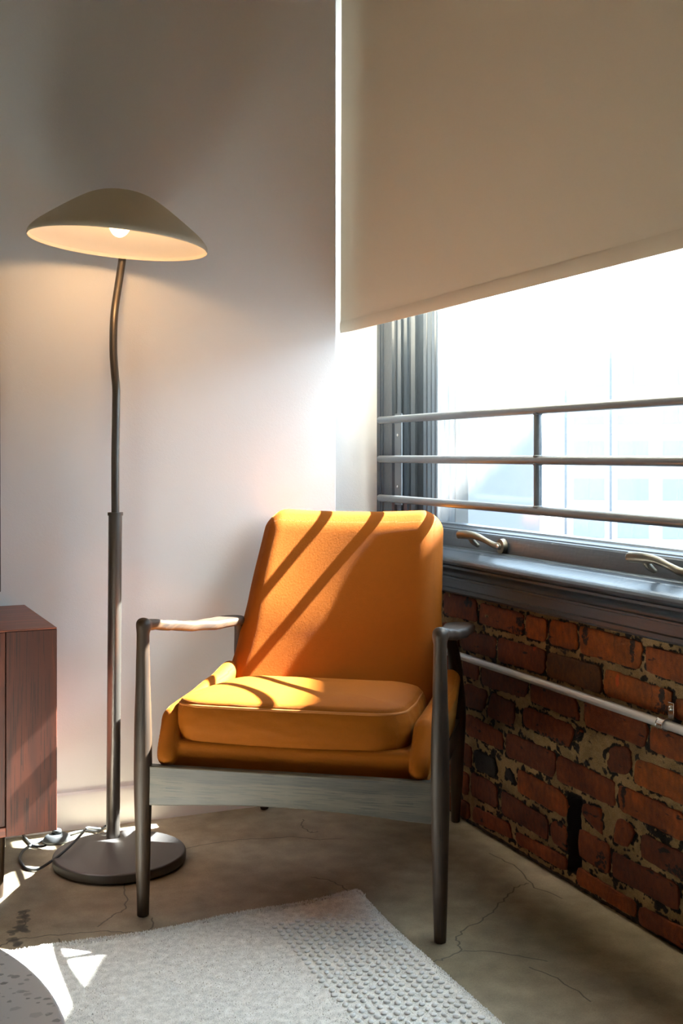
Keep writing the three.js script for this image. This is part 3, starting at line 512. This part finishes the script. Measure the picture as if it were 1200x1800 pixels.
// ------------------------------------------------------------------ floor lamp
{
  const t = thing('floor_lamp', 'dark bronze floor lamp with a wide mushroom shade, lit bulb', 'lamp', [0.592, 0, -2.790]);
  const R = V(0.9205, 0, 0.3907), F = V(0.3907, 0, -0.9205);  // the way the lamp faces: its right and its back
  const at = (r, f, y) => { const v = V(0, y, 0).addScaledVector(R, r).addScaledVector(F, f); return [v.x, v.y, v.z]; };
  mesh('base', new THREE.LatheGeometry([[0.001, 0], [0.150, 0], [0.154, 0.002], [0.1605, 0.004], [0.1615, 0.007], [0.1615, 0.021], [0.1595, 0.0245], [0.155, 0.026], [0.001, 0.026]].map(([x, y]) => new THREE.Vector2(x, y)), 96), M.bronzeFlat, t);
  const pr = -0.036, pf = 0.105;
  mesh('lower_pole', taper([at(pr - 0.002, pf, 0.0262), at(pr + 0.001, pf, 0.45), at(pr + 0.004, pf, 0.846)], [0.0172, 0.0172, 0.0172], 28, 8, 0.02), M.bronze, t);
  const cl = new THREE.CylinderGeometry(0.0195, 0.0195, 0.008, 28); cl.translate(...at(pr + 0.004, pf, 0.850)); mesh('collar', cl, M.bronze, t);
  // upper pole: straight, a small kink, then a slow curve up behind the shade
  mesh('upper_pole', taper([at(pr + 0.004, pf, 0.84), at(pr + 0.004, pf, 1.0), at(pr + 0.0055, pf + 0.002, 1.12), at(pr + 0.005, pf + 0.006, 1.17), at(pr - 0.001, pf + 0.016, 1.215), at(pr - 0.007, pf + 0.030, 1.27), at(pr - 0.010, pf + 0.055, 1.36), at(pr - 0.008, pf + 0.102, 1.45), at(pr - 0.004, pf + 0.132, 1.52), at(pr + 0.006, pf + 0.122, 1.59), at(pr + 0.016, pf + 0.055, 1.618), at(pr + 0.024, pf + 0.0, 1.632)], [0.0102, 0.0102, 0.0102, 0.0102, 0.0102, 0.0102, 0.0102, 0.0102, 0.0102, 0.0102, 0.009, 0.009], 22, 140, 0.2), M.bronze, t);
  const sh = new THREE.Group(); sh.name = 'lamp_shade'; t.add(sh); sh.position.set(...at(-0.004, 0.0, 1.518)); 
  sh.quaternion.setFromAxisAngle(F.clone(), 0.080);
  const prof = [[0.2185, 0.000], [0.2190, 0.004], [0.2165, 0.013], [0.206, 0.026], [0.190, 0.040], [0.168, 0.057], [0.142, 0.076], [0.112, 0.097], [0.084, 0.114], [0.060, 0.124], [0.035, 0.1295], [0.001, 0.131]];
  const sm = new THREE.SplineCurve(prof.map(([x, y]) => new THREE.Vector2(x, y))).getPoints(60);
  mesh('shade_outside', new THREE.LatheGeometry(sm, 96), M.shade, sh);
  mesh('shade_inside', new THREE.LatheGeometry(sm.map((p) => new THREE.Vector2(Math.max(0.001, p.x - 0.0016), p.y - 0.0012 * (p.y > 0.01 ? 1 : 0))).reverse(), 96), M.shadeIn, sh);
  const so = new THREE.CylinderGeometry(0.014, 0.016, 0.032, 20); so.translate(0, 0.1115, 0); mesh('socket', so, M.bronze, sh);
  const bulb = new THREE.SphereGeometry(0.029, 28, 20); bulb.scale(1, 1.45, 1); bulb.translate(0, 0.060, 0);
  mesh('bulb', bulb, std({ color: lin(1, 0.9, 0.75), emissive: lin(1, 0.74, 0.42), emissiveIntensity: 3, roughness: 0.4 }), sh);
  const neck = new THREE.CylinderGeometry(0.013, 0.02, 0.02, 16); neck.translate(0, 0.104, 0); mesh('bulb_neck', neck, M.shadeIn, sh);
  const pl = new THREE.PointLight(new THREE.Color(1.0, 0.56, 0.24), LAMP, 0, 2); pl.position.set(0, 0.066, 0); pl.shadow.radius = 1.2; pl.castShadow = true; sh.add(pl);

  // cord with its foot switch
  const px = (u, v, y) => { const d = (1 - y) * 2000 / (v - 800), l = (u - 600) / 2000 * d; return [d * 0.3907 + l * 0.9205 - 0.592, y, -d * 0.9205 + l * 0.3907 + 2.790]; };
  const cr = 0.0034, cord = (pts) => { const g = new THREE.TubeGeometry(new THREE.CatmullRomCurve3(pts.map((p) => V(...p)), false, 'centripetal'), 160, cr, 10, false); return mesh('cord', g, M.rubber, t); };
  cord([px(186, 1452, 0.022), px(172, 1461, 0.006), px(150, 1460, 0.004), px(124, 1465, 0.008), px(116, 1468, 0.012)]);
  cord([px(80, 1486, 0.012), px(72, 1488, 0.005), px(60, 1487, 0.004), px(48, 1477, 0.004), px(37, 1463, 0.004), px(24, 1452, 0.004), px(5, 1449, 0.004)]);
  cord([px(176, 1457, 0.020), px(164, 1456, 0.026), px(154, 1455, 0.036), px(147, 1462, 0.044), px(132, 1478, 0.042), px(112, 1497, 0.034), px(90, 1514, 0.020), px(66, 1528, 0.006), px(48, 1527, 0.004), px(38, 1518, 0.004), px(35, 1506, 0.004), px(42, 1494, 0.004), px(54, 1486, 0.004), px(80, 1475, 0.004), px(108, 1470, 0.004), px(140, 1462, 0.004)]);
  const c = px(100, 1480, 0), sw = new THREE.Group(); sw.name = 'foot_switch'; t.add(sw); sw.position.set(c[0], 0, c[2]); sw.rotation.y = 0.05;
  const body = new THREE.LatheGeometry([[0.001, 0], [0.034, 0], [0.037, 0.003], [0.0365, 0.008], [0.030, 0.018], [0.021, 0.022], [0.001, 0.023]].map(([x, y]) => new THREE.Vector2(x, y)), 40); body.scale(1, 1, 0.72); mesh('switch_body', body, M.rubber, sw);
  const bt = new THREE.LatheGeometry([[0.001, 0.022], [0.0125, 0.022], [0.012, 0.031], [0.010, 0.033], [0.001, 0.0335]].map(([x, y]) => new THREE.Vector2(x, y)), 24); mesh('switch_button', bt, M.rubber, sw);
}

// ------------------------------------------------------------------ media console and screen
{
  const CT = 0.035, X1 = 0.407, ZF = -2.632 + 0.028, t = thing('media_console', 'low walnut media console beside the floor lamp', 'cabinet', [-0.35, 0, -2.85], CT);
  const b = (x0, x1, y0, y1, z0, z1, r) => boxAt(x0 + 0.35, x1 + 0.35, y0, y1, z0 + 2.85, z1 + 2.85, r);
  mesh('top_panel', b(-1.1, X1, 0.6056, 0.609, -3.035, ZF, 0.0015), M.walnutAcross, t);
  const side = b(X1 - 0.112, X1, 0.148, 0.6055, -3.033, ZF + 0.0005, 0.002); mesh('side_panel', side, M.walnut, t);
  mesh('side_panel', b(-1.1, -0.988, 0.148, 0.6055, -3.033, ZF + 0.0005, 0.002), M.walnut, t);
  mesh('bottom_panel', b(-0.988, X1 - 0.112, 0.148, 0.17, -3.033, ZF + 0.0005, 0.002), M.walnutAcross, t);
  mesh('back_panel', b(-0.988, X1 - 0.112, 0.17, 0.6055, -3.033, -3.02), M.walnut, t);
  for (const [a, c] of [[-0.986, -0.347], [-0.345, X1 - 0.1135]]) { const d = mesh('door', b(a, c, 0.1715, 0.6045, ZF - 0.02, ZF - 0.0005, 0.002), M.walnut, t); const k = new THREE.SphereGeometry(0.011, 16, 12); k.translate((a < -0.5 ? c - 0.05 : a + 0.05) + 0.35, 0.39, ZF + 0.012 + 2.85); mesh('knob', k, M.brass, d); }
  for (const x of [-1.0, 0.283]) for (const z of [-3.0, -2.65]) mesh('leg', taper([[x + 0.35, 0.002, z + 2.85], [x + 0.35, 0.075, z + 2.85], [x + 0.35, 0.149, z + 2.85]], [0.013, 0.015, 0.018], 16, 6, 0.1), M.oak, t);
  const v = thing('television', 'black flat screen standing on the walnut console', 'television', [-0.2568, 0.6125, -2.96]); v.rotation.z = 0.004;
  mesh('screen', boxAt(-0.585, 0.585, 0.042, 0.69, -0.012, 0.012, 0.004), M.black, v);
  mesh('display', boxAt(-0.577, 0.577, 0.052, 0.682, 0.0121, 0.0126), std({ color: lin(0.01, 0.011, 0.013), roughness: 0.15 }), v);
  for (const x of [-0.4, 0.4]) { mesh('foot', boxAt(x - 0.012, x + 0.012, 0, 0.045, -0.07, 0.07, 0.003), M.black, v); }
}

// ------------------------------------------------------------------ rug
{
  const t = thing('rug', 'cream woven rug with rows of white tufts under the chair', 'rug', [1.03, 0, -2.335], 0.0);
  const r = rng(41), Wd = 2.3, Dp = 1.9;
  const g = new THREE.BoxGeometry(Wd, 0.009, Dp, 120, 1, 100); g.translate(-Wd / 2, 0.0047, Dp / 2);
  const lift = (x, z) => 0.012 * Math.exp(-((x * x) + (z * z)) / 0.012) + 0.004 * Math.exp(-z / 0.04) * (0.5 + 0.5 * Math.sin(x * 17));
  { const p = g.attributes.position; for (let i = 0; i < p.count; i++) { let x = p.getX(i), z = p.getZ(i); const l = lift(x, z); z += 0.006 * Math.sin(x * 9) * Math.exp(-z / 0.1); p.setXYZ(i, x, p.getY(i) + l, z); } g.computeVertexNormals(); metricUV(g); }
  const rugTex = tex(512, 512, (u, v, x, y) => { const k = 0.95 + 0.2 * fbm(x * 0.06, y * 0.06, 3, 3) + 0.18 * nz(x * 0.5, y * 0.5, 7); return [248 * k, 245 * k, 238 * k]; });
  mesh('backing', g, std({ map: rep(rugTex, 2, 2), roughness: 1 }), t);
  // short pile over the part in view, denser at the edges
  const blade = new THREE.ConeGeometry(0.0030, 0.0055, 4, 1); blade.translate(0, 0.0020, 0);
  const N = 90000, pile = new THREE.InstancedMesh(blade, std({ color: 0xffffff, roughness: 1 }), N), m = new THREE.Matrix4(), q = new THREE.Quaternion(), e = new THREE.Euler(), col = new THREE.Color();
  pile.name = 'pile'; pile.userData.kind = 'stuff'; pile.castShadow = pile.receiveShadow = true;
  const bobbleZone = (x) => (x > -0.235 && x < -0.012) || (x > -0.60 && x < -0.51);
  for (let i = 0; i < N; i++) {
    let x = -1.25 * r(), z = 0.95 * r(); const edge = i < 9000; if (edge) { if (i < 6000) z = -0.004 + 0.016 * r() * r(); else x = 0.004 - 0.014 * r() * r(); }
    const tall = edge && z < 0.03 ? 1.5 : bobbleZone(x) ? 0.85 : 1;
    e.set((r() - 0.5) * 1.5, r() * 6, (r() - 0.5) * 1.5); q.setFromEuler(e);
    m.compose(V(x, 0.006 + lift(x, z) * (1 - 0), z + 0.006 * Math.sin(x * 9) * Math.exp(-z / 0.1)), q, V(1, tall * (0.7 + 0.6 * r()), 1)); pile.setMatrixAt(i, m);
    const k = r(), fl = fbm(x * 14, z * 14, 5, 2), b = 0.92 + 0.10 * r() + fl * 0.25; if (k < 0.035 + Math.max(0, fl) * 0.05) col.setRGB(0.42 * b, 0.38 * b, 0.33 * b); else if (k < 0.25) col.setRGB(0.78 * b, 0.73 * b, 0.65 * b); else col.setRGB(0.93 * b, 0.91 * b, 0.87 * b);
    pile.setColorAt(i, col);
  }
  t.add(pile);
  const ball = new THREE.SphereGeometry(0.0056, 8, 6); ball.scale(1, 0.55, 1.15); const spots = [];
  for (let c = 0; c < 12; c++) for (let k = 0; k < 46; k++) spots.push([-0.022 - c * 0.0185, 0.075 + k * 0.0205 + (c % 2) * 0.010]);
  for (let c = 0; c < 4; c++) for (let k = 0; k < 26; k++) spots.push([-0.52 - c * 0.0185, 0.5 + k * 0.0205 + (c % 2) * 0.010]);
  const bob = new THREE.InstancedMesh(ball, std({ color: lin(0.86, 0.86, 0.85), roughness: 1 }), spots.length); bob.name = 'tufts'; bob.userData.kind = 'stuff'; bob.castShadow = bob.receiveShadow = true;
  spots.forEach(([x, z], i) => { m.compose(V(x + (r() - 0.5) * 0.005, 0.0112, z + (r() - 0.5) * 0.004), q.setFromEuler(e.set(0, r() * 3, 0)), V(0.8 + 0.4 * r(), 0.8 + 0.4 * r(), 0.8 + 0.4 * r())); bob.setMatrixAt(i, m); });
  t.add(bob);
}

// ------------------------------------------------------------------ terrazzo table
{
  const t = thing('coffee_table', 'round pale grey terrazzo coffee table with speckled top', 'table', [-0.282, 0.016, -1.205]);
  const r = rng(63);
  const terr = canvasTex(2048, 2048, (c, w, h) => {
    c.fillStyle = 'rgb(205,200,198)'; c.fillRect(0, 0, w, h);
    for (let i = 0; i < 9000; i++) { const k = 170 + r() * 60; c.fillStyle = `rgba(${k},${k - 3},${k - 5},0.5)`; c.fillRect(r() * w, r() * h, 1 + r() * 3, 1 + r() * 3); }
    for (let i = 0; i < 2600; i++) {
      const x = r() * w, y = r() * h, s = (r() < 0.15 ? 14 : 7) * (0.6 + r()), a = r() * 6.3, k = r() < 0.2 ? 95 + r() * 40 : 140 + r() * 45; c.fillStyle = `rgb(${k},${k - 3},${k - 4})`; c.beginPath();
      const n = 5 + Math.floor(r() * 3); for (let j = 0; j < n; j++) { const q = a + j / n * 6.283, l = s * (0.55 + 0.6 * r()); c.lineTo(x + Math.cos(q) * l, y + Math.sin(q) * l * 0.75); } c.fill();
    }
  });
  const mat = std({ map: rep(terr, 1, 1), roughness: 0.35 });
  const top = new THREE.LatheGeometry([[0.001, 0.368], [0.47, 0.368], [0.478, 0.371], [0.48, 0.377], [0.48, 0.394], [0.4785, 0.3985], [0.475, 0.4], [0.001, 0.4]].map(([x, y]) => new THREE.Vector2(x, y)), 128); metricUV(top); mesh('table_top', top, mat, t);
  const ped = new THREE.LatheGeometry([[0.001, 0], [0.24, 0], [0.245, 0.006], [0.22, 0.05], [0.20, 0.2], [0.22, 0.33], [0.25, 0.3675], [0.001, 0.3675]].map(([x, y]) => new THREE.Vector2(x, y)), 64); metricUV(ped); mesh('pedestal', ped, mat, t);
}

// ------------------------------------------------------------------ outside
{
  const pale = std({ color: lin(0.82, 0.82, 0.81), roughness: 0.9 }), stone = std({ color: lin(0.15, 0.16, 0.175), roughness: 0.9 }), pane = std({ color: lin(0.24, 0.28, 0.31), roughness: 0.15 });
  structure('ground', boxAt(2.2, 330, -9.2, -9, -300, 160), std({ color: lin(0.10, 0.10, 0.105), roughness: 0.95 }));
  // frame of the far facade: straight ahead along a camera ray through (1100, 760)
  const dir = V(0.3907 + 0.25 * 0.9205, 0, -0.9205 + 0.25 * 0.3907).normalize(), turn = Math.atan2(-dir.x, -dir.z);
  const far = thing('office_building', 'pale office building with rows of windows seen through the window', 'building', [dir.x * 110, -9, dir.z * 110], turn);
  mesh('facade', boxAt(-5.9, 30, 0, 34, -14, 0), pale, far);
  for (let row = 0; row < 7; row++) for (let colm = 0; colm < 8; colm++) {
    const x = -3.4 + colm * 4.05, y = 3.2 + row * 3.55, w = mesh('window', boxAt(x - 1.45, x + 1.45, y - 1.0, y + 1.1, 0.02, 0.12), std({ color: lin(0.3, 0.32, 0.34), roughness: 0.7 }), far);
    mesh('pane', boxAt(x - 1.36, x - 0.03, y - 0.92, y + 1.02, 0.121, 0.14), pane, w); mesh('pane', boxAt(x + 0.03, x + 1.36, y - 0.92, y + 1.02, 0.121, 0.14), pane, w);
  }
  for (const x of [-5.55, -1.4, 6.7]) mesh('downpipe', boxAt(x - 0.1, x + 0.1, 0, 33, 0.02, 0.3), stone, far);
  for (let row = 0; row < 7; row++) mesh('string_course', boxAt(-5.9, 30, 1.35 + row * 3.55, 1.6 + row * 3.55, 0.001, 0.13), pale, far);
  const near = thing('side_building', 'low grey building beside the pale office building', 'building', [dir.x * 60 - 0.9205 * 12.1, -9, dir.z * 60 - 0.3907 * 12.1], turn);
  mesh('facade', boxAt(-16, 7.6, 0, 12.6, -8, 0), stone, near);
  mesh('coping', boxAt(-16.1, 7.7, 12.601, 12.9, -8.1, 0.1), pale, near);
  const row = thing('row_building', 'low flat roofed building across the street outside the window', 'building', [14, -9, -16]);
  mesh('facade', boxAt(0, 12, 0, 12.6, 0, 46), stone, row);
  mesh('cornice', boxAt(-0.25, 12.2, 12.601, 13, -0.2, 46.2), pale, row);
  // covered footbridge over the yard: it keeps the sun off the right part of the window
  const bridge = thing('footbridge', 'pale concrete footbridge across the yard outside the window', 'bridge', [6.4, -9, -2.25], -Math.atan2(0.89, -0.45));
  mesh('parapet', boxAt(-6, 8, 13.5, 15.0, -0.2, 0), pale, bridge);
  mesh('parapet', boxAt(-6, 8, 13.5, 14.6, -2.2, -2.0), pale, bridge);
  mesh('deck', boxAt(-6, 8, 13.3, 13.5, -2.2, 0), pale, bridge);
  for (const x of [-5.6, 7.6]) mesh('pier', boxAt(x - 0.3, x + 0.3, 0, 13.3, -1.5, -0.7), pale, bridge);
}

renderer.render(scene, camera);
